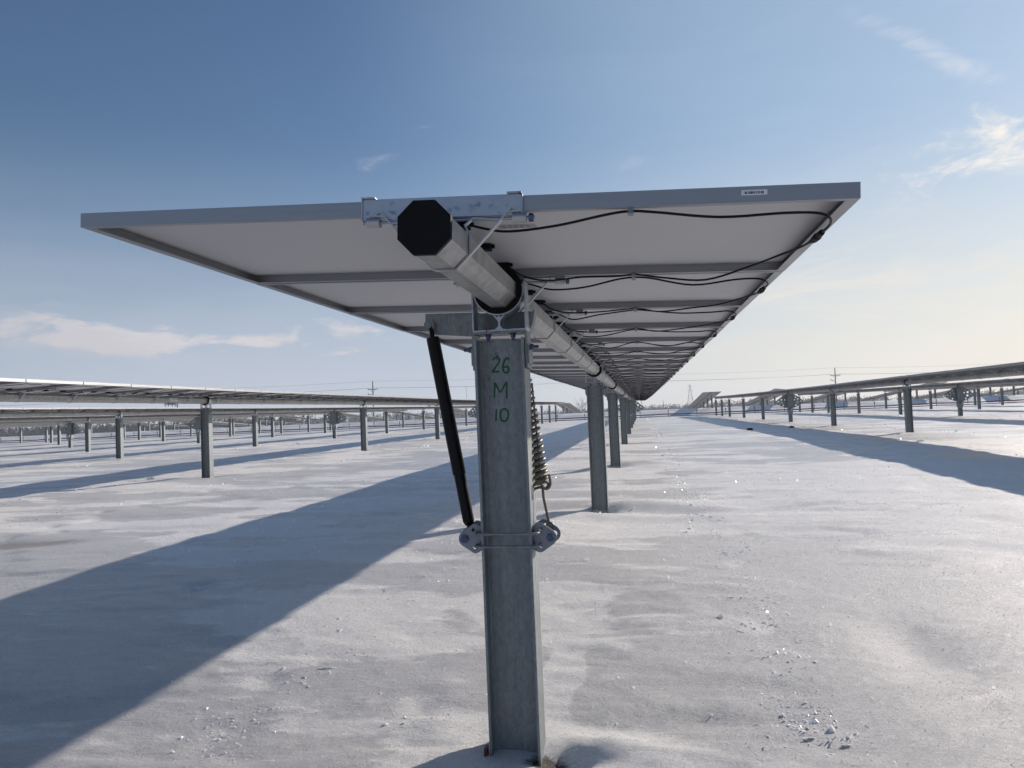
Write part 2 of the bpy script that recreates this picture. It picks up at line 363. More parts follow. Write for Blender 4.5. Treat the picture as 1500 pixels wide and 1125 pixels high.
# one-piece panel for the rows too far away to show parts
b = frame_mesh(-hp, hp); b.bb(-HALF+.003, HALF-.003, -hp+.003, hp-.003, FZ+FH-.008, FZ+FH-.0055, 1); b.bb(-HALF+.003, HALF-.003, -hp+.003, hp-.003, FZ+FH-.0053, FZ+FH-.003, 2)
b.tube([(-.0, -hp+.2, FZ), (.2, -hp+.1, FZ-.03), (.5, -hp+.03, FZ-.01), (.98, -hp+.1, FZ-.02)], .004, 4, 3); b.bb(-.05, .05, -.03, .03, FZ+.01, FZ+FH-.009, 3)
farpanel = b.mesh('far_panel', [M['alu'], M['back'], M['glass'], M['cable']])

def clamp_mesh(end=False):
    """strap round the tube with two struts up to the bracket ends"""
    b = MB(); w = .018
    o = oct_pts(OCT+.003)
    # left and right struts: from the bottom corners of the octagon up to the brackets
    for s in (-1, 1):
        bot = V((s*.026, 0, -OCT-.0035)); top = V((s*.175, 0, FZ+.006))
        hook = V((s*.195, 0, FZ-.004))
        b.ribbon([(0, 0, -OCT-.0035), bot, bot+V((s*.006, 0, .003)), top, hook], w, .0045)
        # inner arm: from the strut's upper part back to the tube side and down its flank
        mid = bot.lerp(top, .80)
        b.ribbon([mid, (s*.075, 0, OCT+.006), (s*.052, 0, OCT-.012), (s*(OCT+.004), 0, .022), (s*(OCT+.004), 0, -.022)], w*.9, .004)
        b.ribbon([(s*.16, 0, FZ-.006), (s*.205, 0, FZ-.003)], w*1.3, .004)
        b.cyl((s*.178, 0, .066), (s*.214, 0, .066), .0135, n=12)
    return b
b = clamp_mesh()
clampm = b.mesh('module_clamp', M['strap'])
b = MB(); b.cyl((-.225, 0, .066), (.235, 0, .066), .0045, n=8); rodm = b.mesh('threaded_rod', M['rod'])
b = MB(); b.cyl((.220, 0, .066), (.232, 0, .066), .011, n=6, smooth=False); nutm = b.mesh('nut', M['bolt'])
b = MB(); b.bb(-.215, .215, -.004, .004, FZ-.006, FZ-.002); b.bb(-.215, .215, -.0025, .0025, FZ-.002, FZ+.030); railm = b.mesh('clamp_rail', M['alu'])
b = clamp_mesh(); b.cyl((-.225, 0, .066), (.232, 0, .066), .0045, n=5, mi=1); farclamp = b.mesh('far_clamp', [M['strap'], M['rod']])
# end rail: bright channel closing the first module
b = MB(); b.bb(-.215, .213, -.0035, .0, FZ-.012, FZ+FH+.002); b.bb(-.215, .213, .0002, .02, FZ-.012, FZ-.009)
for x in (-.215, .176): b.bb(x, x+.038, -.014, .012, FZ+FH+.0022, FZ+FH+.0062)
for x in (-.2165, .213): b.bb(x, x+.0035, -.008, .02, FZ-.014, FZ+FH+.0018)
endrail = b.mesh('end_rail', M['cast'])

# bearing: extruded saddle with a black split ring
def ring_mesh():
    b = MB(); ro, n = .087, 32; o = oct_pts(OCT+.001)
    def octr(t):
        k = (t+math.pi/8) % (math.pi/4)-math.pi/8
        return (OCT+.0015)/math.cos(k)
    vs = []
    for y in (-.03, .03):
        for rr in (0, 1):
            for i in range(n):
                t = 2*math.pi*i/n; r = ro if rr else octr(t); vs.append((r*math.cos(t), y, r*math.sin(t)))
    fs = []
    for i in range(n):
        j = (i+1) % n
        fs += [(i, j, n+j, n+i), (2*n+i, 3*n+i, 3*n+j, 2*n+j), (n+i, n+j, 3*n+j, 3*n+i), (i, 2*n+i, 2*n+j, j)]
    b.add(vs, fs); return b
ringm = ring_mesh().mesh('bearing_ring', M['black'])
def housing():
    b = MB(); y0, y1 = -.042, .042; zb = -.150; R_ = .0885
    # cradle arc under the ring, 4.5 mm thick
    n = 22; a0, a1 = rad(180-10), rad(360+10); ins, out = [], []
    for i in range(n+1):
        t = a0+(a1-a0)*i/n; ins.append((R_*math.cos(t), R_*math.sin(t))); out.append(((R_+.0045)*math.cos(t), (R_+.0045)*math.sin(t)))
    for i in range(n): b.extrude([ins[i], ins[i+1], out[i+1], out[i]], y0, y1)
    b.extrude([(.0925, .03), (.0975, .025), (.0985, zb+.01), (.0925, zb+.004)], y0, y1)
    b.extrude([(-.0925, -.0), (-.0925, zb+.004), (-.0985, zb+.01), (-.0975, -.005)], y0, y1)
    b.extrude([(-.0985, zb+.0065), (.0985, zb+.0065), (.095, zb), (-.095, zb)], y0, y1)
    b.extrude([(-.0035, -.094), (.0035, -.094), (.0035, zb+.0068), (-.0035, zb+.0068)], y0, y1)
    for s in (-1, 1):
        b.extrude([(s*.003, -.1), (s*.022, -.0915), (s*.012, -.0945), (s*.003, -.115)], y0, y1)
        b.extrude([(s*.0036, zb+.0066), (s*.016, zb+.0066), (s*.0036, zb+.019)], y0, y1)
    return b
housem = housing().mesh('bearing_housing', M['cast'])
# post top bracket: inverted U gripping the flanges
def cap_mesh():
    b = MB(); zt = -.1515
    b.bb(-.0985, .0985, -.055, .055, zt-.0065, zt-.001)
    for s in (-1, 1):
        x0, x1 = sorted((s*.0915, s*.0985)); b.bb(x0, x1, -.055, .055, zt-.135, zt-.0066)
        x0, x1 = sorted((s*.0985, s*.104)); b.bb(x0, x1, -.052, .052, zt-.118, zt-.055)
    return b
capm = cap_mesh().mesh('post_bracket', M['steel'])
def bolt_mesh(a, d, L1=.05, r=.011):
    b = MB(); a = V(a); d = V(d).normalized()
    b.cyl(a, a+d*.003, r*1.35, n=14); b.cyl(a+d*.003, a+d*.014, r, n=6, smooth=False); b.cyl(a+d*.014, a+d*(.014+L1*.35), r*.55, n=10)
    return b
BOLTS = []
for x in (-.045, .045): BOLTS.append(bolt_mesh((x, -.02, -.1585), (0, 0, -1), .03, .010).mesh('bolt', M['bolt']))
for s in (-1, 1): BOLTS.append(bolt_mesh((s*.1045, -.02, -.21), (s, 0, 0), .05, .0105).mesh('bolt', M['bolt']))
def post_mesh(h, top, W=.178, Dp=.15, tw=.0065, tf=.0085):
    """wide flange beam, web across the row"""
    b = MB(); z0 = top-h
    b.bb(-W/2+tf, W/2-tf, -tw/2, tw/2, z0, top)
    for s in (-1, 1):
        x0, x1 = sorted((s*(W/2-tf), s*W/2)); b.bb(x0, x1, -Dp/2, Dp/2, z0, top)
    # rolled fillets
    for s in (-1, 1):
        for t in (-1, 1):
            b.extrude([(s*(W/2-tf), 0), (s*(W/2-tf), 0), (s*(W/2-tf-.010), 0)], 0, 0) if False else None
            xa = s*(W/2-tf); ya = t*tw/2
            vs = [(xa, ya, z0), (xa-s*.011, ya, z0), (xa, ya+t*.011, z0), (xa, ya, top), (xa-s*.011, ya, top), (xa, ya+t*.011, top)]
            b.add(vs, [(0, 1, 2), (3, 5, 4), (1, 4, 5, 2)])
    return b
POSTH = 2.2
POST_TOP = -.178
postm = post_mesh(POSTH, POST_TOP).mesh('post', M['steel'])
# tube coupling sleeve with bolts hanging under it
b = MB(); o1 = oct_pts(OCT+.006); b.extrude(o1, -.14, .14)
for y in (-.11, .11):
    b.cyl((-.03, y, -.06), (-.03, y, -.12), .006, n=6, mi=1); b.cyl((.03, y, -.06), (.03, y, -.12), .006, n=6, mi=1); 
b.bb(-.05, .05, -.13, .13, -.088, -.082, 1)
couplm = b.mesh('tube_coupling', [M['cast'], M['bolt']])
# slew drive at the middle post
wing = [(-.20, -.06), (-.42, -.20), (-.68, -.42), (-.68, -.52), (-.46, -.66), (-.22, -.76), (.22, -.76), (.46, -.66), (.68, -.52), (.68, -.42), (.42, -.20), (.20, -.06)]
holes = [(s*x, z, r) for s in (-1, 1) for (x, z, r) in ((.30, -.24, .035), (.41, -.34, .05), (.54, -.44, .04), (.38, -.49, .06), (.50, -.56, .035), (.31, -.64, .04), (.62, -.47, .025), (.25, -.36, .03))]
wingm = plate_mesh('drive_plate', wing, holes, .012, M['steel'])
b = MB(); b.bb(-.125, .125, -.10, .10, -.98, -.07); b.extrude([(-.125, -.98), (.125, -.98), (.07, -1.14), (-.07, -1.14)], -.10, .10)
drivebody = b.mesh('drive_housing', M['steel'])
b = MB(); b.cyl((.02, -.10, -.86), (.02, -.30, -.86), .055, n=14); b.cyl((.02, -.30, -.86), (.02, -.34, -.86), .04, n=14); b.box((.09, -.2, -.80), (.07, .1, .06))
motorm = b.mesh('drive_motor', M['cast'])

# ------------------------------------------------------------------ rows
MAIN_X = -.482
PX0 = -.505
def tube_z(y, block):
    if block == 'near': return float(np.interp(y, [1.5, 2.9, 9, 15, 24, 32, 42, 60, 83], [.452, .455, .482, .50, .55, .585, .66, .80, 1.02]))
    return float(np.interp(y, [85, 95, 185], [2.17, 1.66, -2.95]))
def put(name, me, parent, loc, rot=(0, 0, 0)):
    o = link(name, me, parent, loc); o.rotation_euler = rot; return o

def build_row(x, y0, n, posts, drive, tilt, dz, level, label, group, block='near', sides=True):
    """level 0 full detail, 1 panels with backsheet and cables, 2 one-piece panels"""
    L = n*PITCH
    base = V((x, posts[0], gz1(x, posts[0])))
    root = empty('solar_tracker', base, label, 'solar tracker', group)
    tz = lambda y: tube_z(y, block)+dz
    def at(y, dzz=0): return V((x, y, tz(y)+dzz))-base
    def slope(y): return math.atan2(tz(y+.5)-tz(y-.5), 1.0)
    t_rad = -rad(tilt)
    # tube: octagonal sweep
    ysamp = sorted(set([y0-.215]+[p for p in posts]+list(np.linspace(y0, y0+L+.15, 24))))
    b = MB(); prof = oct_pts(OCT); vs = []
    Rm = Matrix.Rotation(t_rad, 3, 'Y')
    for y in ysamp: vs += [at(y)+Rm @ V((px, 0, pz)) for px, pz in prof]
    k = len(ysamp); b.add(vs, [(8*i+j, 8*i+(j+1) % 8, 8*i+8+(j+1) % 8, 8*i+8+j) for i in range(k-1) for j in range(8)]+[tuple(range(8)), tuple(8*(k-1)+j for j in range(7, -1, -1))])
    tube = link('torque_tube', b.mesh('torque_tube', M['tube']), root)
    if level < 2:
        b = MB(); ye = ysamp[0]; b.extrude([((Rm @ V((px, 0, pz))).x, (Rm @ V((px, 0, pz))).z) for px, pz in oct_pts(OCT+.0025)], -.004, .014)
        cap = put('end_cap', b.mesh('end_cap', M['black']), tube, at(ye)); bev(cap, .002)
    # posts
    for i, p in enumerate(posts):
        pz = tz(p)
        po = put('post', postm, root, at(p))
        if level == 0 and i == 0: po.name = 'post'; root_post = po
        if block == 'near':
            hs = put('bearing_housing', housem, root, at(p)); put('bearing_ring', ringm, hs, (0, 0, 0), (0, t_rad, 0))
            br = put('post_bracket', capm, root, at(p))
            if level < 2:
                for bm_ in BOLTS: put('bolt', bm_, br, (0, 0, 0))
        else:
            put('post_bracket', capm, root, at(p))
        if drive is not None and abs(p-drive) < .2:
            dr = put('slew_drive', drivebody, root, at(p)); put('drive_plate', wingm, dr, (0, .03, 0), (0, t_rad, 0)); put('drive_motor', motorm, dr, (0, 0, 0))
        if level == 1 or (level == 2 and block == 'near' and abs(x) < 28):
            if i % 2 == 0: put('tube_coupling', couplm, root, at(p-1.25), (slope(p-1.25), t_rad, 0))
    # panels
    pdx = V((-.016 if level == 0 else 0, 0, 0))
    for i in range(n):
        yc = y0+PITCH*i+PW/2; rot = (slope(yc), t_rad+rad(random.uniform(-.12, .12)) if i else t_rad, 0)
        if level == 2:
            put('solar_panel', farpanel, root, at(yc), rot); continue
        pn = put('solar_panel', fm, root, at(yc)+pdx, rot)
        put('backsheet', backm, pn, (0, 0, 0)); put('glass', glassm, pn, (0, 0, 0))
        ca, cb = CAB[(i*5+1) % 13]
        put('cable', ca, pn, (0, 0, 0)); put('cable', cb, pn, (0, 0, 0))
        put('junction_box', boxm, pn, (-.005, -hp+.24, 0)); put('junction_box', boxm, pn, (0, -hp+.56, 0)); put('junction_box', boxm, pn, (.005, hp-.13, 0))
        if level == 0:
            put('cable_connector', connm, pn, (0, 0, 0)); put('cable_clip', clipA, pn, (0, 0, 0)); put('cable_clip', clipB, pn, (0, 0, 0))
        if level == 0 and i == 0: first = pn
    for i in range(n+1):
        if level == 2 and not (abs(x) < 20 and block == 'near'): break
        yc = y0+PITCH*i-(PITCH-PW)/2
        if i == 0: yc = y0-.004
        if i == n: yc = y0+PITCH*n-.012
        rot = (slope(yc), t_rad, 0)
        if level > 0: put('module_clamp', farclamp, root, at(yc), rot); continue
        c = put('module_clamp', clampm, root, at(yc), rot)
        put('threaded_rod', rodm, c, (0, 0, 0)); put('nut', nutm, c, (0, 0, 0))
        if i == 0: bev(put('end_rail', endrail, c, (-.012, 0, 0)), .0008)
        else: put('clamp_rail', railm, c, (0, 0, 0))
    if level == 0: return root, root_post, first, base, at
    return root, None, None, base, at

NP = 76
OFF = [-39.0, -33.2, -27.3, -18.6, -9.3, 0, 9.3, 18.6, 28.2, 35.0, 41.2]
main_posts = [2.855, 8.9, 14.7, 23.4, 32.4, 41.6, 51.0, 60.3, 69.6, 75.4, 81.0]
root, post1, panel1, base, at = build_row(MAIN_X, 2.037, NP, main_posts, 41.6, -2.515, 0, 0,
    'nearest solar tracker, running overhead away from the viewer, its first post marked 26 M 10', 'solar tracker rows')

# -- main row: the post in front ------------------------------------------------
zt1 = tube_z(2.855, 'near')
P1 = V((PX0, 2.855, zt1)); P1W = V((MAIN_X, 2.855, zt1))           # tube centre above post 1, world
def loc1(p): return V(p)-P1            # world -> local of post parts
# green handwriting on the web, strokes given in metres on the web plane
def wp(px, py):
    dx, dy = px-725, py-523
    return V((-.541+.002425*dx-.0000863*dy, 2.8505, .217-.00245*dy-.00018*dx))
strokes = {
 '2': [(726, 528), (728, 524.5), (732, 523.5), (735.5, 526), (735, 530), (731, 536), (726.5, 543), (725.5, 545), (731, 544.6), (735.5, 544.2)],
 '6': [(750, 527), (748.5, 524.6), (745.5, 525), (742, 531), (740.5, 538), (741.5, 543.5), (745, 546), (748.6, 543.8), (749.4, 539.5), (746.5, 536.5), (742.5, 538.5)],
 'M': [(727.5, 583), (728, 572), (728.6, 561.5), (732.5, 568), (736.5, 574.5), (741, 568), (745.6, 560), (745.9, 571), (746, 584)],
 '1': [(730.4, 599.5), (730.1, 608), (729.8, 617)],
 '0': [(742, 598.6), (738, 602), (736.6, 608.5), (738, 615), (742, 617.4), (746.4, 614.6), (748.2, 607.8), (746.6, 601), (742, 598.6)]}
for ch, pts in strokes.items():
    b = MB(); sp_ = spline([loc1(wp(*p)) for p in pts], 5)
    b.tube([V((p.x, p.y, p.z)) for p in sp_], .0030 if ch != '1' else .0027, 6)
    o = link('handwriting', b.mesh('handwriting', M['green']), post1); o['label'] = 'green hand-painted character on the post web'
eight = [(733.5, 517.3), (730.8, 516.6), (729.6, 519), (731.6, 521), (734, 523), (733.8, 526.4), (731, 526.6), (729.8, 524), (731.6, 521.4), (733.8, 519.2), (733.5, 517.3)]
o = link('handwriting', MB().tube(spline([loc1(wp(*p)) for p in eight], 4), .0009, 5).mesh('handwriting', M['inkdark']), post1); o['label'] = 'small dark figure 8 above the 26'
b = MB()
for pts in ([(719.6, 553), (719.9, 559)], [(716.5, 555), (716.7, 557)], [(720.5, 579), (720.8, 588)], [(756, 569), (757.5, 570)]): b.tube([loc1(wp(*p)) for p in pts], .0009, 5)
link('handwriting', b.mesh('handwriting', M['inkdark']), post1)['label'] = 'short dark marker ticks left of the letters'

# arm that the damper hangs from: folded channel behind the bearing
b = MB(); xa, xb = -.804-PX0, -.607-PX0
def P(x, z): return (x-PX0, z-zt1)
yA = 2.93-2.855
b.extrude([P(-.806, .395), P(-.60, .388), P(-.60, .300), P(-.770, .318), P(-.806, .345)], yA-.0025, yA+.0025)
b.extrude([P(-.806, .395), P(-.60, .388), P(-.60, .392), P(-.806, .399)], yA-.0025, yA+.04)
b.extrude([P(-.60, .388), P(-.405, .385), P(-.405, .315), P(-.60, .300)], yA-.002, yA+.003)
b.extrude([P(-.413, .376), P(-.385, .384), P(-.395, .335), P(-.413, .305)], yA-.03, yA+.03)
arm = link('damper_arm', b.mesh('damper_arm', M['steel']), root, P1W-base); bev(arm, .001)
b = MB(); c = V((P(-.786, .352)[0], yA-.02, P(-.786, .352)[1])); b.cyl(c+V((0, -.006, 0)), c+V((0, -.010, 0)), .019, n=24); b.cyl(c+V((0, -.010, 0)), c+V((0, -.018, 0)), .012, n=20); b.cyl(c, c+V((0, .05, 0)), .009, n=12)
link('bolt', b.mesh('bolt', M['steel']), arm)

# damper
dt, db = V((-.779, 2.905, .335)), V((-.652, 2.885, -.425))
dv = (db-dt).normalized()
damp = empty('damper', P1W-base); damp.parent = root
def dl(t): return dt+dv*t-P1
Ld = (db-dt).length
b = MB(); b.cyl(dl(-.022), dl(.05), .0085, n=14); link('piston_rod', b.mesh('piston_rod', M['black']), damp)
b = MB(); b.cyl(dl(.030), dl(.034), .0215, .0245, n=28); b.cyl(dl(.034), dl(.545), .0245, n=28); b.cyl(dl(.545), dl(.549), .0245, .0225, n=28); bd = link('upper_sleeve', b.mesh('upper_sleeve', M['rubber']), damp)
b = MB(); b.cyl(dl(.53), dl(Ld-.05), .0212, n=28); b.cyl(dl(Ld-.05), dl(Ld-.035), .0212, .014, n=28); b.cyl(dl(Ld-.035), dl(Ld), .010, n=14); link('lower_cylinder', b.mesh('lower_cylinder', M['rubber']), damp)

# clamp round the post with two eye plates and U-bolts
cl = empty('post_clamp', P1W-base); cl.parent = root
def eye(side):
    # rounded lozenge, wide near the post, in x,z around its centre
    pts = []
    for (cx_, cz_, r, a0, a1) in ((.022, 0, .030, -50, 50), (-.008, .032, .020, 50, 120), (-.042, .020, .014, 120, 180), (-.042, -.020, .014, 180, 240), (-.008, -.032, .020, 240, 310)):
        for i in range(7):
            t = rad(a0+(a1-a0)*i/6); pts.append((side*(cx_+r*math.cos(t)), cz_+r*math.sin(t)))
    hs = [(side*.030, 0, .0105), (side*-.002, .031, .0065), (side*-.004, -.031, .0065), (side*-.034, .018, .0055), (side*-.034, -.018, .0055)]
    return pts, hs
for side, cx_ in ((-1, -.632), (1, -.384)):
    pts, hs = eye(side)
    me_ = plate_mesh('clamp_plate', pts, hs, .006, M['plate'])
    o = link('clamp_plate', me_, cl, V((cx_, 2.822, -.430))-P1); bev(o, .0012)
    o2 = link('clamp_plate', me_, cl, V((cx_+side*.006, 2.90, -.428))-P1); bev(o2, .0012)
    b = MB(); cc = V((cx_+side*.030, 2.82, -.430))-P1
    b.cyl(cc+V((0, -.004, 0)), cc+V((0, -.013, 0)), .0145, n=6, smooth=False); b.cyl(cc, cc+V((0, .09, 0)), .007, n=12)
    link('bolt', b.mesh('bolt', M['bolt']), cl)
    for zz in (.0, ):
        b = MB()
        for dz_ in (.020, -.020):
            c2 = V((cx_-side*.034, 2.816, -.430+dz_))-P1; b.cyl(c2+V((0, -.002, 0)), c2+V((0, -.009, 0)), .0105, n=6, smooth=False)
        link('nut', b.mesh('nut', M['bolt']), cl)
for zz in (-.408, -.452):
    zz += .0
    x0, x1, yf = -.605, -.402, 2.771
    pts = [(x0-.012, 2.83, zz), (x0-.010, 2.785, zz), (x0+.002, yf, zz), (x0+.02, yf-.003, zz), (x1-.02, yf-.003, zz-.001), (x1-.002, yf, zz-.001), (x1+.010, 2.785, zz-.001), (x1+.012, 2.83, zz-.001)]
    b = MB(); b.tube([V(p)-P1 for p in spline(pts, 4)], .0047, 8); link('u_bolt', b.mesh('u_bolt', M['steel']), cl)

# spring
sp = empty('return_spring', P1W-base); sp.parent = root
s0, s1 = V((-.456, 2.945, .130)), V((-.404, 2.935, -.250))
turns, R0 = 17, .036
pts = []; ax = (s1-s0); axn = ax.normalized(); u = axn.orthogonal().normalized(); w = axn.cross(u)
for i in range(turns*18+1):
    t = i/(turns*18); th = 2*math.pi*turns*t; rv = (u*math.cos(th)+w*math.sin(th))*R0; rv.z += .28*rv.x; pts.append(s0+ax*t+rv-P1)
b = MB(); b.tube(pts, .0066, 7); link('coil', b.mesh('coil', M['spring']), sp)
b = MB(); hk = [(-.438, 2.92, -.262), (-.425, 2.91, -.270), (-.395, 2.905, -.262), (-.370, 2.905, -.268), (-.358, 2.905, -.256), (-.357, 2.905, -.235), (-.361, 2.905, -.215)]
b.tube([V(p)-P1 for p in spline(hk, 5)], .0052, 8); b.tube([V(p)-P1 for p in spline([(-.43, 2.90, -.245), (-.40, 2.90, -.25), (-.372, 2.905, -.243), (-.364, 2.91, -.257), (-.375, 2.915, -.268)], 5)], .0052, 8)
b.tube([V((-.413, 2.94, .12))-P1, V((-.392, 2.93, -.26))-P1], .004, 6); link('spring_hook', b.mesh('spring_hook', M['spring']), sp)
b = MB(); b.tube([V((-.386, 2.91, -.255))-P1, V((-.384, 2.91, -.30))-P1, V((-.366, 2.90, -.395))-P1], .0050, 8)
ring = [V((-.364+.0125*math.cos(t*math.pi/9), 2.90, -.404+.0145*math.sin(t*math.pi/9)))-P1 for t in range(18)]
b.tube(ring, .0042, 7, closed=True); link('pull_rod', b.mesh('pull_rod', M['spring']), sp)
# upper end of the spring: eye on the bracket
b = MB(); b.tube([V((-.456, 2.945, .135))-P1, V((-.445, 2.94, .165))-P1, V((-.44, 2.93, .205))-P1], .005, 8); link('spring_hook', b.mesh('spring_hook', M['spring']), sp)
# red wire end and small black label under the saddle
b = MB(); b.tube([V(p)-P1 for p in ((-.553, 2.80, .322), (-.549, 2.795, .312), (-.548, 2.795, .300))], .0022, 6); w_ = link('red_wire_end', b.mesh('red_wire_end', M['red']), root, P1W-base)
b = MB(); b.bb(-.535-PX0, -.503-PX0, -.0445, -.0422, -.1545, -.1500); link('rubber_pad', b.mesh('rubber_pad', M['black']), root, P1W-base)
# barcode sticker on the front frame
Rt = Matrix.Rotation(-rad(-2.515), 3, 'Y')
b = MB(); sx_, sz_ = .767+.0, FZ+.0175
b.bb(sx_, sx_+.062, -hp-.0008, -hp-.0002, sz_, sz_+.013); x = sx_+.006
r_ = random.Random(3)
while x < sx_+.054:
    w_ = r_.choice([.0008, .0016, .0024]); b.bb(x, x+w_, -hp-.0011, -hp-.0009, sz_+.003, sz_+.0095, 1); x += w_+r_.choice([.0009, .0014, .002])
link('barcode_sticker', b.mesh('barcode_sticker', [M['paper'], M['black']]), panel1)
b = MB(); b.bb(.10, .215, -hp+.285, -hp+.335, FZ+FH-.0086, FZ+FH-.0080)
for q_ in range(5): b.bb(.112+.018*q_, .124+.018*q_, -hp+.295, -hp+.325, FZ+FH-.0089, FZ+FH-.0087, 1)
link('rating_label', b.mesh('rating_label', [simple('grey_printed_label', (.36, .355, .36), .6, 0, .3, 60), simple('grey_label_print', (.22, .22, .225), .6, 0, .4, 90)]), panel1)
# red pennant tied under the far part of the row
b = MB(); yy = 62.; 
b.ribbon([(.35, 0, .08), (.52, 0, .0), (.62, .1, -.09), (.60, .2, -.22), (.70, .2, -.42)], .25, .03)
link('red_ribbon', b.mesh('red_ribbon', M['red']), root, at(yy))
b = MB(); b.bb(-.612-PX0, -.602-PX0, -.085, -.05, -1.67, -1.60); link('red_marker_tag', b.mesh('red_marker_tag', M['red']), root, P1W-base)

# -- the other rows --------------------------------------------------------------
sides = {1: 'first', 2: 'second', 3: 'third', 4: 'fourth', 5: 'fifth', 6: 'sixth', 7: 'seventh', 8: 'eighth', 9: 'ninth', 10: 'tenth', 11: 'eleventh'}
left_tilt = [2.4, 1.4, 1.0, .5, 1.5, .2, 1., .4, .8]; right_tilt = [-.3, -.6, .4, 0]
for k in range(1, 10):
    dv_ = 42.9 if k < 2 else 42.4
    offs = [-39.0, -34, -27.9, -18.6, -9.3, 0, 9.3, 18.6, 28.0, 34.2, 40.0]
    ps = [dv_+o for o in offs]
    build_row(-.505-8.12*k, 1.6, NP+2, ps, ps[5], left_tilt[k-1], .06+.005*k, 1 if k == 1 else 2,
              '%s solar tracker row to the left of the overhead one' % sides[k]+(', with sunlit frame edge' if k == 1 else ''), 'solar tracker rows')
for k in range(1, 5):
    ps = [43.0+o for o in (-39.0, -34, -28, -18.4, -9.3, 0, 9.3, 18.7, 28.3, 34.7, 40.6)]
    build_row(-.505+8.12*k, 1.6, NP+2, ps, ps[5], right_tilt[k-1], -.045-.01*k, 1 if k == 1 else 2,
              '%s solar tracker row to the right of the overhead one' % sides[k]+(', dark underside showing' if k == 1 else ''), 'solar tracker rows')
# block beyond the road: rows run down the far slope
fposts = [0.9+6.0*i for i in range(14)]
for k, x in enumerate([8.2, 16.3, 24.5, 32.6, 40.7, 48.8]):
    y0 = 95. if k else 94.
    build_row(x, y0, NP, [y0+p for p in fposts], None, [0, -8, -4, 0, -6, 2][k], 0, 2,
              '%s panel row right of the gap beyond the red tape, sloping downhill' % sides[k+1], 'panel rows beyond the tape', 'far')
for k in range(9):
    x = -10.3-8.12*k; y0 = 108.-k*1.
    build_row(x, y0, NP, [y0+p for p in fposts], None, [0, 3, 8, 0, 5, -3, 0, 6, 0][k], .35, 2,
              '%s panel row left of the gap beyond the red tape, sloping downhill' % sides[k+1], 'panel rows beyond the tape', 'far')

# ------------------------------------------------------------------ tape barrier
fe = empty('tape_barrier', (0, 88, gz1(0, 88)), 'red and dark blue tape strung on short stakes across the far end of the rows', 'barrier')
bz = fe.location
def tz_b(x): return -.46-.0012*x*0+.02*math.sin(x*.7)
b = MB(); pts = [V((x, 88+.1*math.sin(x*.3), tz_b(x)-.04*abs(math.sin(x*math.pi/3))))-bz for x in np.arange(-115, 56, .75)]; b.ribbon(pts, .02, .11, 'y'); link('red_tape', b.mesh('red_tape', M['red']), fe)
b = MB(); pts = [V((x, 87.9+.1*math.sin(x*.3), tz_b(x)-.22-.03*abs(math.sin(x*math.pi/3))))-bz for x in np.arange(-115, 56, .75)]; b.ribbon(pts, .02, .075, 'y'); link('dark_tape', b.mesh('dark_tape', M['navy']), fe)
b = MB(); b.cyl((0, 0, -.2), (0, 0, .62), .03, n=6, mi=0); b.cyl((0, 0, .45), (0, 0, .70), .045, n=6, mi=1); stake = b.mesh('stake', [M['galvdark'], M['red']])
for i in range(57):
    x = -114+3*i; put('stake', stake, fe, V((x, 88.05, gz1(x, 88.05)))-bz, (rad(random.uniform(-4, 4)), rad(random.uniform(-4, 4)), 0))

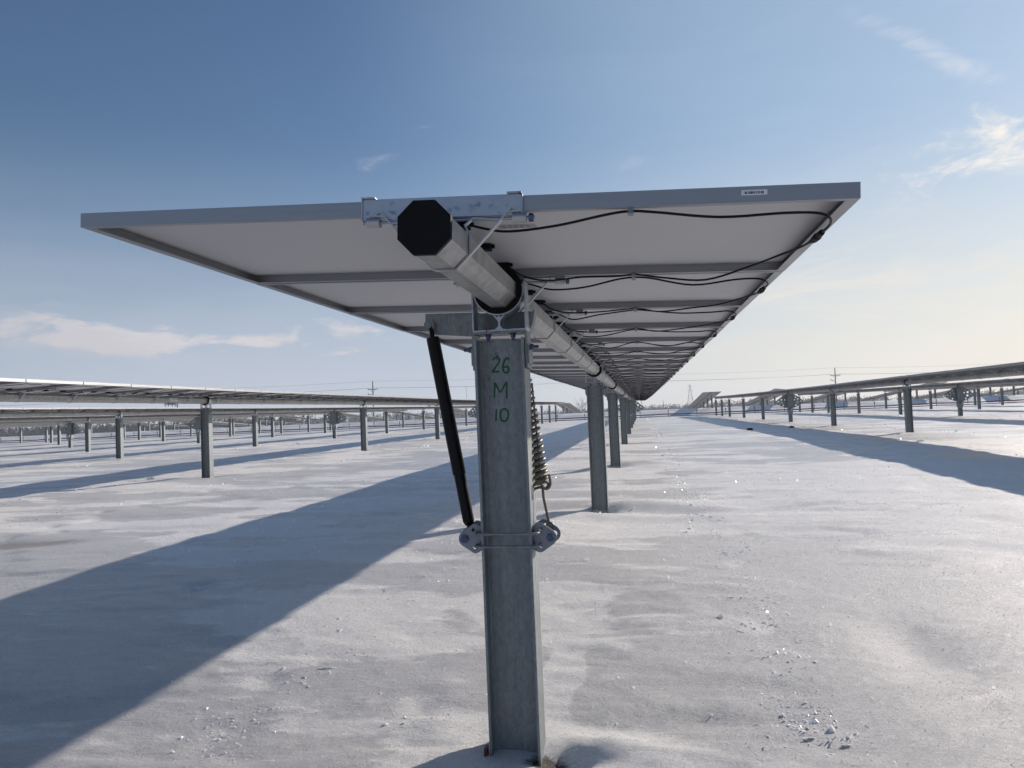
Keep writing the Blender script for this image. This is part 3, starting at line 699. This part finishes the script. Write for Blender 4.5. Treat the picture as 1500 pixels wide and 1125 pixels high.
# ------------------------------------------------------------------ ice shards under the panel edges
CR = []
def shards():
    b = MB()
    def one(x, y, s):
        z = gz1(x, y)
        ex = random.choice((.8, 1., 1.3, 1.8)); k = random.choice((0, 0, 1)); Rr = Euler((random.gauss(0, .33), random.gauss(0, .33), random.uniform(0, 6.3))).to_matrix()
        if k == 0: pts = [V((-1, -.4, -.1)), V((.2, -.7, -.12)), V((1.1, .1, -.08)), (V((-.1, .8, -.1))), V((-.9, -.3, .12)), V((.3, -.5, .1)), V((.9, .15, .12)), V((-.05, .6, .1))]
        else: pts = [V((-.6, -.6, -.3)), V((.7, -.5, -.3)), V((.6, .6, -.3)), V((-.5, .7, -.35)), V((-.4, -.3, .5)), V((.3, -.4, .35)), V((.4, .3, .6)), V((-.3, .3, .3))]
        pts = [Rr @ V((p.x*s*ex*random.uniform(.8, 1.2), p.y*s*.75*random.uniform(.6, 1.2), p.z*s*.75*random.uniform(.7, 1.2)))+V((x, y, z+s*.05)) for p in pts]
        b.add(pts, [(0, 3, 2, 1), (4, 5, 6, 7), (0, 1, 5, 4), (1, 2, 6, 5), (2, 3, 7, 6), (3, 0, 4, 7)])
    def clump(x, y, n, r, s):
        for _ in range(n):
            one(x+random.gauss(0, r), y+random.gauss(0, r*1.2), s*(.62+.050*min(y, 32))*random.lognormvariate(0, .5))
    # main row, right edge and left edge drip lines
    y = 2.3
    while y < 80:
        r1 = random.random()
        clump(.57+random.gauss(0, .10), y, random.choice((2, 3, 5, 8)), .055, .0065)
        if random.random() < .8: clump(-1.62+random.gauss(0, .15), y, random.choice((1, 2, 4)), .05, .0065)
        if random.random() < .25: clump(random.uniform(-1.9, .9), y, 1, .05, .007)
        y += .03 if y < 12 else .05+.003*(y-12)
    for (x, y, n) in ((.52, 3.10, 26), (.60, 3.22, 18), (.66, 3.0, 12), (.55, 3.9, 14), (.62, 4.4, 16), (.50, 4.9, 14), (.42, 7.3, 16), (.55, 6.2, 10), (-1.62, 2.85, 16), (-1.72, 3.02, 16), (-.95, 3.1, 12), (-1.55, 3.5, 10), (.5, 9.5, 16), (.48, 8.2, 14)):
        clump(x, y, int(n*2.6), .07, .0085)
    for xr, s in ((-8.63, 1), (7.62, 1), (-16.7, .5), (15.7, .5)):
        for e in (-1.1, 1.1):
            y = 6.
            while y < 70:
                clump(xr+e+random.gauss(0, .22), y, random.choice((1, 2, 3)), .08, .011); y += .13/s+.004*y
    # single crystals glinting on the crust
    for _ in range(26000):
        y = 2.2+11*random.random()**1.5; x = random.uniform(-.62, .45)*y*1.05; z = gz1(x, y) if False else None
        CR.append((x, y))
    return b
icem, nt, pb = mat('clear_ice')
pb.inputs['Base Color'].default_value = (.93, .95, .97, 1); pb.inputs['Specular IOR Level'].default_value = .9
n = N(nt, 'ShaderNodeTexNoise', Scale=80.); nt.links.new(ramp(nt, n.outputs['Fac'], [(.3, .08), (.7, .4)]), pb.inputs['Roughness'])
pb.inputs['Subsurface Weight'].default_value = 1.; pb.inputs['Subsurface Radius'].default_value = (1., 1., 1.); pb.inputs['Subsurface Scale'].default_value = .015
crym, nt, pb = mat('snow_crystals'); pb.inputs['Base Color'].default_value = (.95, .95, .95, 1); pb.inputs['Roughness'].default_value = .2; pb.inputs['Specular IOR Level'].default_value = 1.
n = N(nt, 'ShaderNodeTexNoise', Scale=80.); nt.links.new(ramp(nt, n.outputs['Fac'], [(.3, .1), (.7, .3)]), pb.inputs['Roughness'])
tl = N(nt, 'ShaderNodeBsdfTranslucent'); tl.inputs[0].default_value = (.97, .97, .96, 1); ms = N(nt, 'ShaderNodeMixShader'); ms.inputs[0].default_value = .6
nt.links.new(pb.outputs[0], ms.inputs[1]); nt.links.new(tl.outputs[0], ms.inputs[2]); nt.links.new(ms.outputs[0], nt.nodes['Material Output'].inputs[0])
sh = shards(); cx_ = np.array(CR); cz_ = gz(cx_[:, 0], cx_[:, 1])
for (x, y), z in zip(CR, cz_):
    s_ = .0011*random.lognormvariate(0, .45)*(1+.35*y); a = V((random.gauss(0, 1), random.gauss(0, 1), random.gauss(0, 1))).normalized(); c_ = a.orthogonal().normalized()
    p = V((x, y, z+s_*.5)); sh.add([p-a*s_, p+c_*s_*.7, p+a*s_, p-c_*s_*.7], [(0, 1, 2, 3)], 1)
ice = link('ice_chips', sh.mesh('ice_chips', [icem, crym])); tag(ice, 'loose splinters of ice scattered under the panel edges', 'ice', kind='stuff')

# frozen clods lying on the snow
def clod(x, y, s, label):
    b = MB(); z = gz1(x, y); r_ = random.Random(int(x*100))
    n, m_ = 12, 7; vs = []
    for i in range(m_+1):
        for j in range(n):
            t, p = math.pi*i/m_, 2*math.pi*j/n; rr = 1+r_.uniform(-.22, .22)
            vs.append(V((s*1.3*math.sin(t)*math.cos(p)*rr, s*.9*math.sin(t)*math.sin(p)*rr, s*.55*math.cos(t)*rr)))
    b.add(vs, [(i*n+j, i*n+(j+1) % n, (i+1)*n+(j+1) % n, (i+1)*n+j) for i in range(m_) for j in range(n)])
    o = link('frozen_clod', b.mesh('frozen_clod', M['clod']), None, (x, y, z+s*.3)); tag(o, label, 'clod')
clod(4.07, 31.5, .10, 'dark frozen clod at the left edge of the long shadow on the right')
clod(6.0, 33.8, .08, 'smaller dark clod inside the long shadow on the right')

# ------------------------------------------------------------------ power line, masts
def pole(x, y, top, label, arms=True, h2=None):
    zg = gz1(x, y); H = top-zg
    p = empty('utility_pole', (x, y, zg), label, 'utility pole', 'utility poles')
    b = MB(); b.cyl((0, 0, -.3), (0, 0, H), .19, .12, 10); link('shaft', b.mesh('shaft', M['wood']), p)
    for zz, w in ((H-2.1, 2.6),):
        b = MB(); b.box((0, -.15, zz), (w, .14, .16)); b.tube([(-w*.3, -.15, zz), (0, -.15, zz-.7)], .04, 5); b.tube([(w*.3, -.15, zz), (0, -.15, zz-.7)], .04, 5); link('crossarm', b.mesh('crossarm', M['wood']), p)
        for xx in (-w/2+.1, w/2-.1): link('insulator', MB().cyl((xx, -.15, zz+.08), (xx, -.15, zz+.38), .07, .05, 8).mesh('insulator', M['galvdark']), p)
    b = MB(); b.box((-.75, -.15, H-3.4), (1.2, .12, .12)); b.cyl((-1.2, -.15, H-3.35), (-1.2, -.15, H-2.95), .08, .06, 8); b.tube([(-.9, -.15, H-3.4), (0, -.15, H-4.1)], .04, 5); link('side_arm', b.mesh('side_arm', M['wood']), p)
    return p
poles = [(-172, 168, 9.7), (-112, 181.6, 9.9), (-66.5, 195, 10.35), (-12, 209, 9.9), (53, 230, 9.6), (120, 251, 9.6)]
lab = ['weathered pole off the left edge', 'utility pole whose tip shows over the nearest left panel row', 'utility pole with crossarm standing above the left panel rows', 'utility pole hidden behind the overhead panels', 'utility pole with side arms above the right panel rows', 'weathered pole off the right edge']
for (x, y, t), l in zip(poles[1:5], lab[1:5]): pole(x, y, t, l)
pl = empty('power_line', (-172, 168, 9), 'thin power wires strung from pole to pole across the far sky', 'power line')
for (ox, oz) in ((0, 0), (-1.2, -1.75), (1.2, -1.75)):
    b = MB(); pts = []
    for i in range(len(poles)-1):
        a = V(poles[i]); c = V(poles[i+1])
        for k in range(10):
            t = k/10; p = a.lerp(c, t); p.z += oz-1.0*4*t*(1-t)*((c-a).length/70)**2*.55; p.x += ox; pts.append(p-pl.location)
    b.tube(pts, .022, 4); link('wire', b.mesh('wire', M['wire']), pl)
def lattice(x, y, H, w, label):
    zg = gz1(x, y); t = empty('lattice_tower', (x, y, zg), label, 'lattice tower'); b = MB(); n = 9
    def c(k, s): f = 1-.86*min(1, k/n*1.15); return V((s[0]*w/2*f, s[1]*w/2*f, H*k/n))
    cs = [(-1, -1), (1, -1), (1, 1), (-1, 1)]
    for k in range(n):
        for i in range(4):
            b.tube([c(k, cs[i]), c(k+1, cs[i])], .15, 4); b.tube([c(k, cs[i]), c(k+1, cs[(i+1) % 4])], .08, 3); b.tube([c(k, cs[(i+1) % 4]), c(k+1, cs[i])], .08, 3)
    link('mast', b.mesh('mast', M['galvdark']), t)
    b = MB()
    for zz, ww in ((H*.78, 7), (H*.92, 5)): b.tube([(-ww/2, 0, zz), (ww/2, 0, zz)], .2, 4)
    link('crossarm', b.mesh('crossarm', M['galvdark']), t)
lattice(52, 850, 30, 9, 'distant lattice tower between the overhead panels and the right rows')
zg = gz1(-152, 700); o = link('radio_mast', MB().cyl((0, 0, 0), (0, 0, 33), .35, .15, 6).mesh('radio_mast', M['galvdark']), None, (-152, 700, zg)); tag(o, 'thin distant mast between the black damper and the near post', 'mast')
zg = gz1(12, 420); o = link('marker_pole', MB().cyl((0, 0, 0), (0, 0, 9.5), .16, .1, 6).mesh('marker_pole', M['wood']), None, (12, 420, zg)); tag(o, 'thin bare pole standing before the far tree line at centre right', 'pole')

# ------------------------------------------------------------------ trees
def bare_tree(x, y, H, seed, label):
    r_ = random.Random(seed); zg = gz1(x, y)
    t = empty('bare_tree', (x, y, zg), label, 'tree', 'bare trees beyond the rows')
    tr = MB(); tr.tube([(0, 0, -.3), (.1, 0, H*.2), (.0, .1, H*.42)], [H*.028, H*.022, H*.016], 7); cr = MB()
    def br(p, d, l, r, lv):
        q = p+d*l; m_ = p.lerp(q, .5)+V((r_.uniform(-1, 1), r_.uniform(-1, 1), r_.uniform(-.5, 1)))*l*.08
        cr.tube([p, m_, q], [r, r*.75, r*.5], 4 if lv < 3 else 3)
        if lv >= 5: return
        for _ in range(r_.choice((2, 3, 3))):
            nd = (d+V((r_.uniform(-1, 1), r_.uniform(-1, 1), r_.uniform(-.35, .8)))*.75).normalized(); br(q if r_.random() < .7 else m_, nd, l*r_.uniform(.6, .85), r*.55, lv+1)
    for i in range(6):
        a = i*1.05+r_.random(); br(V((0, 0, H*r_.uniform(.22, .42))), V((math.cos(a)*.7, math.sin(a)*.7, .8)).normalized(), H*.22, H*.011, 1)
    link('trunk', tr.mesh('trunk', M['bark']), t); link('crown', cr.mesh('crown', M['bark']), t)
bare_tree(-16.6, 235, 8.8, 3, 'round-headed bare tree just left of the second post')
bare_tree(-20.6, 245, 8.2, 9, 'narrow bare tree left of the round-headed one, behind a tilted panel row')
bare_tree(-23.2, 260, 6.8, 21, 'low bushy bare tree nearest the spring')
def wood(y, x0, x1, h0, h1, step, dens, name, label, seed):
    r_ = random.Random(seed); b = MB(); x = x0
    while x < x1:
        h = (h0+(h1-h0)*(.5+.5*math.sin(x*.013+seed)*math.cos(x*.0047+1)))*r_.uniform(.88, 1.06); yy = y+r_.uniform(-25, 25); zg = gz1(x, yy); w = h*r_.uniform(.35, .6)
        b.add([(x-.25, yy, zg), (x+.25, yy, zg), (x+.08, yy, zg+h*.9), (x-.08, yy, zg+h*.9)], [(0, 1, 2, 3)])
        hs = h*r_.uniform(.62, .86); b.add([(x-step*1.2, yy, zg), (x+step*1.2, yy, zg), (x+step*.9, yy, zg+hs*r_.uniform(.7, 1)), (x, yy, zg+hs), (x-step, yy, zg+hs*r_.uniform(.7, 1))], [(0, 1, 2, 3, 4)])
        for _ in range(dens):
            a, e, rr = r_.uniform(0, 6.28), r_.uniform(-1, 1), r_.random()**.5
            c = V((x+w*rr*math.cos(a)*math.sqrt(1-e*e*.9), yy+w*rr*math.sin(a), zg+h*.52+h*.48*e*rr))
            s = h*r_.uniform(.05, .12)
            d1 = V((r_.gauss(0, 1), r_.gauss(0, 1), r_.gauss(0, 1))).normalized()*s; d2 = V((r_.gauss(0, 1), r_.gauss(0, 1), r_.gauss(0, 1.6))).normalized()*s*1.6
            b.add([c, c+d1, c+d2], [(0, 1, 2)])
        x += step*r_.uniform(.5, 1.5)
    tag(link(name, b.mesh(name, M['bark'])), label, 'wood', kind='stuff')
wood(430, -560, -190, 10.5, 13, 1.6, 110, 'woodland', 'dark bare woodland behind the left panel rows', 2)
wood(820, -900, 700, 9, 14, 2.2, 80, 'tree_line', 'long hazy line of bare trees along the horizon', 5)

# ------------------------------------------------------------------ haze
HAZE = True
if HAZE:
    b = MB(); b.bb(-1700, 1700, -75, 1500, -7.5, 42)
    hz = link('haze', b.mesh('haze', [])); hm = bpy.data.materials.new('winter_haze'); hm.use_nodes = True; nt = hm.node_tree
    for n in list(nt.nodes):
        if n.type != 'OUTPUT_MATERIAL': nt.nodes.remove(n)
    out = nt.nodes[0]; vol = N(nt, 'ShaderNodeVolumePrincipled'); vol.inputs['Color'].default_value = (.80, .86, .95, 1); vol.inputs['Density'].default_value = .00036; vol.inputs['Anisotropy'].default_value = .2
    nt.links.new(vol.outputs[0], out.inputs['Volume']); hz.data.materials.append(hm); tag(hz, kind='stuff')

# ------------------------------------------------------------------ sky, sun, camera
w = bpy.data.worlds.new('World'); sc.world = w; w.use_nodes = True; nt = w.node_tree; L = nt.links
bg = nt.nodes['Background']
sky = N(nt, 'ShaderNodeTexSky', sky_type='NISHITA', sun_disc=False); sky.sun_elevation = SUN_EL; sky.sun_rotation = SUN_AZ
sky.air_density = 1.0; sky.dust_density = .45; sky.ozone_density = 4.8; sky.air_density = 1.1; sky.altitude = 150
tc = N(nt, 'ShaderNodeTexCoord'); Dv = tc.outputs['Generated']
def dirv(az_tan, el_tan): return V((az_tan, 1, el_tan)).normalized()
def cnoise(scale, st, det, rough, dist=.0, off=(0, 0, 0)):
    mp = N(nt, 'ShaderNodeMapping'); mp.inputs['Scale'].default_value = st; mp.inputs['Location'].default_value = off; L.new(Dv, mp.inputs[0])
    n = N(nt, 'ShaderNodeTexNoise', Scale=scale, Detail=det, Roughness=rough, Distortion=dist); L.new(mp.outputs[0], n.inputs['Vector']); return n.outputs['Fac']
def blob(tx, tz, rx, rz, rot=0.):
    """elliptical soft patch of sky round the direction (tx,1,tz); sizes as tangents"""
    c = dirv(tx, tz); fwd = c; right = fwd.cross(V((0, 0, 1))).normalized(); up = right.cross(fwd)
    r2 = right*math.cos(rot)+up*math.sin(rot); u2 = up*math.cos(rot)-right*math.sin(rot)
    def dot(vv, s):
        d = N(nt, 'ShaderNodeVectorMath', operation='DOT_PRODUCT'); L.new(Dv, d.inputs[0]); d.inputs[1].default_value = vv/s; return d.outputs['Value']
    a, b_ = dot(r2, rx), dot(u2, rz); f_ = dot(fwd, 1)
    a2 = N(nt, 'ShaderNodeMath', operation='MULTIPLY'); L.new(a, a2.inputs[0]); L.new(a, a2.inputs[1])
    b2 = N(nt, 'ShaderNodeMath', operation='MULTIPLY_ADD'); L.new(b_, b2.inputs[0]); L.new(b_, b2.inputs[1]); L.new(a2.outputs[0], b2.inputs[2])
    ng = N(nt, 'ShaderNodeMath', operation='MULTIPLY'); L.new(b2.outputs[0], ng.inputs[0]); ng.inputs[1].default_value = -1
    ex = N(nt, 'ShaderNodeMath', operation='EXPONENT'); L.new(ng.outputs[0], ex.inputs[0])
    gt = N(nt, 'ShaderNodeMath', operation='GREATER_THAN'); L.new(f_, gt.inputs[0]); gt.inputs[1].default_value = 0
    m_ = N(nt, 'ShaderNodeMath', operation='MULTIPLY'); L.new(ex.outputs[0], m_.inputs[0]); L.new(gt.outputs[0], m_.inputs[1]); return m_.outputs[0]
def mul(a, b_):
    m_ = N(nt, 'ShaderNodeMath', operation='MULTIPLY'); m_.use_clamp = True
    for i, q_ in enumerate((a, b_)):
        if isinstance(q_, (int, float)): m_.inputs[i].default_value = q_
        else: L.new(q_, m_.inputs[i])
    return m_.outputs[0]
def addn(a, b_):
    m_ = N(nt, 'ShaderNodeMath', operation='ADD')
    for i, q_ in enumerate((a, b_)):
        if isinstance(q_, (int, float)): m_.inputs[i].default_value = q_
        else: L.new(q_, m_.inputs[i])
    return m_.outputs[0]
def thresh(noise, patch, lo, hi, gain):
    """cloud where noise + patch strength passes a threshold"""
    n2_ = N(nt, 'ShaderNodeMath', operation='MULTIPLY_ADD'); L.new(noise, n2_.inputs[0]); n2_.inputs[1].default_value = 3.2; n2_.inputs[2].default_value = -2.35; s = addn(n2_.outputs[0], patch)
    r = N(nt, 'ShaderNodeMapRange', interpolation_type='SMOOTHSTEP'); L.new(s, r.inputs[0]); r.inputs[1].default_value = lo; r.inputs[2].default_value = hi; r.inputs[3].default_value = 0; r.inputs[4].default_value = gain
    return mul(r.outputs[0], ramp(nt, patch, [(.02, 0.), (.30, 1.)]))
col = sky.outputs[0]
def layer(col, mask, c):
    mx = N(nt, 'ShaderNodeMixRGB'); L.new(mask, mx.inputs[0]); L.new(col, mx.inputs[1]); mx.inputs[2].default_value = (*c, 1); return mx.outputs[0]
CL = 1.0
puffr = cnoise(13, (1, 1, 2.2), 9, .66, .5, (1, 4, 2))
puff = cnoise(9, (1, 1, 3.0), 8, .62, .3)
wisp = cnoise(5, (1, 1, 4.5), 9, .68, 1.2, (3, 1, 0))
veil = cnoise(2.2, (1, 1, 5.), 6, .6, .6, (7, 2, 0))
CLOUDS = True
sd0 = (math.sin(SUN_AZ)*math.cos(SUN_EL), math.cos(SUN_AZ)*math.cos(SUN_EL), math.sin(SUN_EL))
WORLD_LAYERS = [
 # (noise, blob, lo, hi, gain, colour)
]
if CLOUDS:
    hb = N(nt, 'ShaderNodeSeparateXYZ'); L.new(Dv, hb.inputs[0])
    low = N(nt, 'ShaderNodeMapRange', interpolation_type='SMOOTHSTEP'); L.new(hb.outputs[2], low.inputs[0]); low.inputs[1].default_value = -.02; low.inputs[2].default_value = .35; low.inputs[3].default_value = 1; low.inputs[4].default_value = 0
    sdv = N(nt, 'ShaderNodeVectorMath', operation='DOT_PRODUCT'); L.new(Dv, sdv.inputs[0]); sdv.inputs[1].default_value = sd0
    sf = N(nt, 'ShaderNodeMapRange', interpolation_type='SMOOTHSTEP'); L.new(sdv.outputs['Value'], sf.inputs[0]); sf.inputs[1].default_value = .55; sf.inputs[2].default_value = .97; sf.inputs[3].default_value = 0; sf.inputs[4].default_value = 1
    vc = N(nt, 'ShaderNodeMixRGB'); L.new(sf.outputs[0], vc.inputs[0]); vc.inputs[1].default_value = (6.3, 6.9, 8.3, 1); vc.inputs[2].default_value = (12.0, 10.7, 8.8, 1)
    # high thin veil, thicker towards the sun
    mx = N(nt, 'ShaderNodeMixRGB'); L.new(mul(mul(sf.outputs[0], .58), ramp(nt, veil, [(.3, .75), (.7, 1.)])), mx.inputs[0]); L.new(col, mx.inputs[1]); mx.inputs[2].default_value = (6.2, 8.1, 10.0, 1); col = mx.outputs[0]
    vm = mul(ramp(nt, veil, [(.34, .74), (.70, 1.)]), low.outputs[0])
    mx = N(nt, 'ShaderNodeMixRGB'); L.new(vm, mx.inputs[0]); L.new(col, mx.inputs[1]); L.new(vc.outputs[0], mx.inputs[2]); col = mx.outputs[0]
    col = layer(col, thresh(puff, blob(-.60, .128, .33, .030, -.02), -.02, .40, .85), (8.4, 8.0, 8.2))
    col = layer(col, thresh(puff, blob(-.90, .135, .20, .05), -.1, .5, .55), (6.6, 6.5, 7.0))
    col = layer(col, thresh(puffr, blob(.43, .285, .13, .042, -.05), -.30, .6, .9), (12.5, 11.6, 10.4))
    col = layer(col, thresh(wisp, blob(.352, .415, .07, .014, -.62), -.5, .7, .6), (10, 10, 10.5))
    col = layer(col, thresh(wisp, blob(-.35, .338, .06, .02, .2), .1, .9, .5), (7., 7.6, 8.6))
    col = layer(col, thresh(wisp, blob(-.25, .378, .06, .012, .1), .1, .9, .45), (7., 7.6, 8.6))
    col = layer(col, thresh(wisp, blob(.008, .311, .05, .012, .1), .1, .9, .35), (7., 7.6, 8.6))
    col = layer(col, thresh(puffr, blob(.36, .22, .16, .03, -.1), .0, 1.1, .35), (10., 9.6, 9.2))
    col = layer(col, thresh(wisp, blob(.30, .14, .30, .06, .0), -.2, .8, .5), (11., 10.2, 9.))
L.new(col, bg.inputs['Color']); bg.inputs['Strength'].default_value = .086

sl = bpy.data.lights.new('sun', 'SUN'); sl.energy = 5.0; sl.angle = rad(.55); sl.color = (1, .89, .785)
so = bpy.data.objects.new('sun', sl); COL.objects.link(so)
sd = V((math.sin(SUN_AZ)*math.cos(SUN_EL), math.cos(SUN_AZ)*math.cos(SUN_EL), math.sin(SUN_EL)))
so.rotation_euler = sd.to_track_quat('Z', 'Y').to_euler(); so.location = sd*50

cam = bpy.data.cameras.new('camera'); co = bpy.data.objects.new('camera', cam); COL.objects.link(co); sc.camera = co
cam.sensor_width = 36; cam.lens = 1175.3/1500*36; cam.clip_start = .02; cam.clip_end = 6000
yaw, pitch, roll = rad(9.293)-.0055, rad(2.299), rad(-2.364)
f_ = V((-math.sin(yaw)*math.cos(pitch), math.cos(yaw)*math.cos(pitch), math.sin(pitch)))
r_ = V((math.cos(yaw), math.sin(yaw), 0)); u_ = r_.cross(f_)
r2 = r_*math.cos(roll)+u_*math.sin(roll); u2 = u_*math.cos(roll)-r_*math.sin(roll)
co.matrix_world = Matrix(((r2.x, u2.x, -f_.x, 0), (r2.y, u2.y, -f_.y, 0), (r2.z, u2.z, -f_.z, 0), (0, 0, 0, 1)))

sc.view_settings.view_transform = 'Standard'; sc.view_settings.look = 'None'; sc.view_settings.gamma = 1; sc.view_settings.exposure = -.06
sc.cycles.use_denoising = True
sc.cycles.max_bounces = 8; sc.cycles.volume_bounces = 1
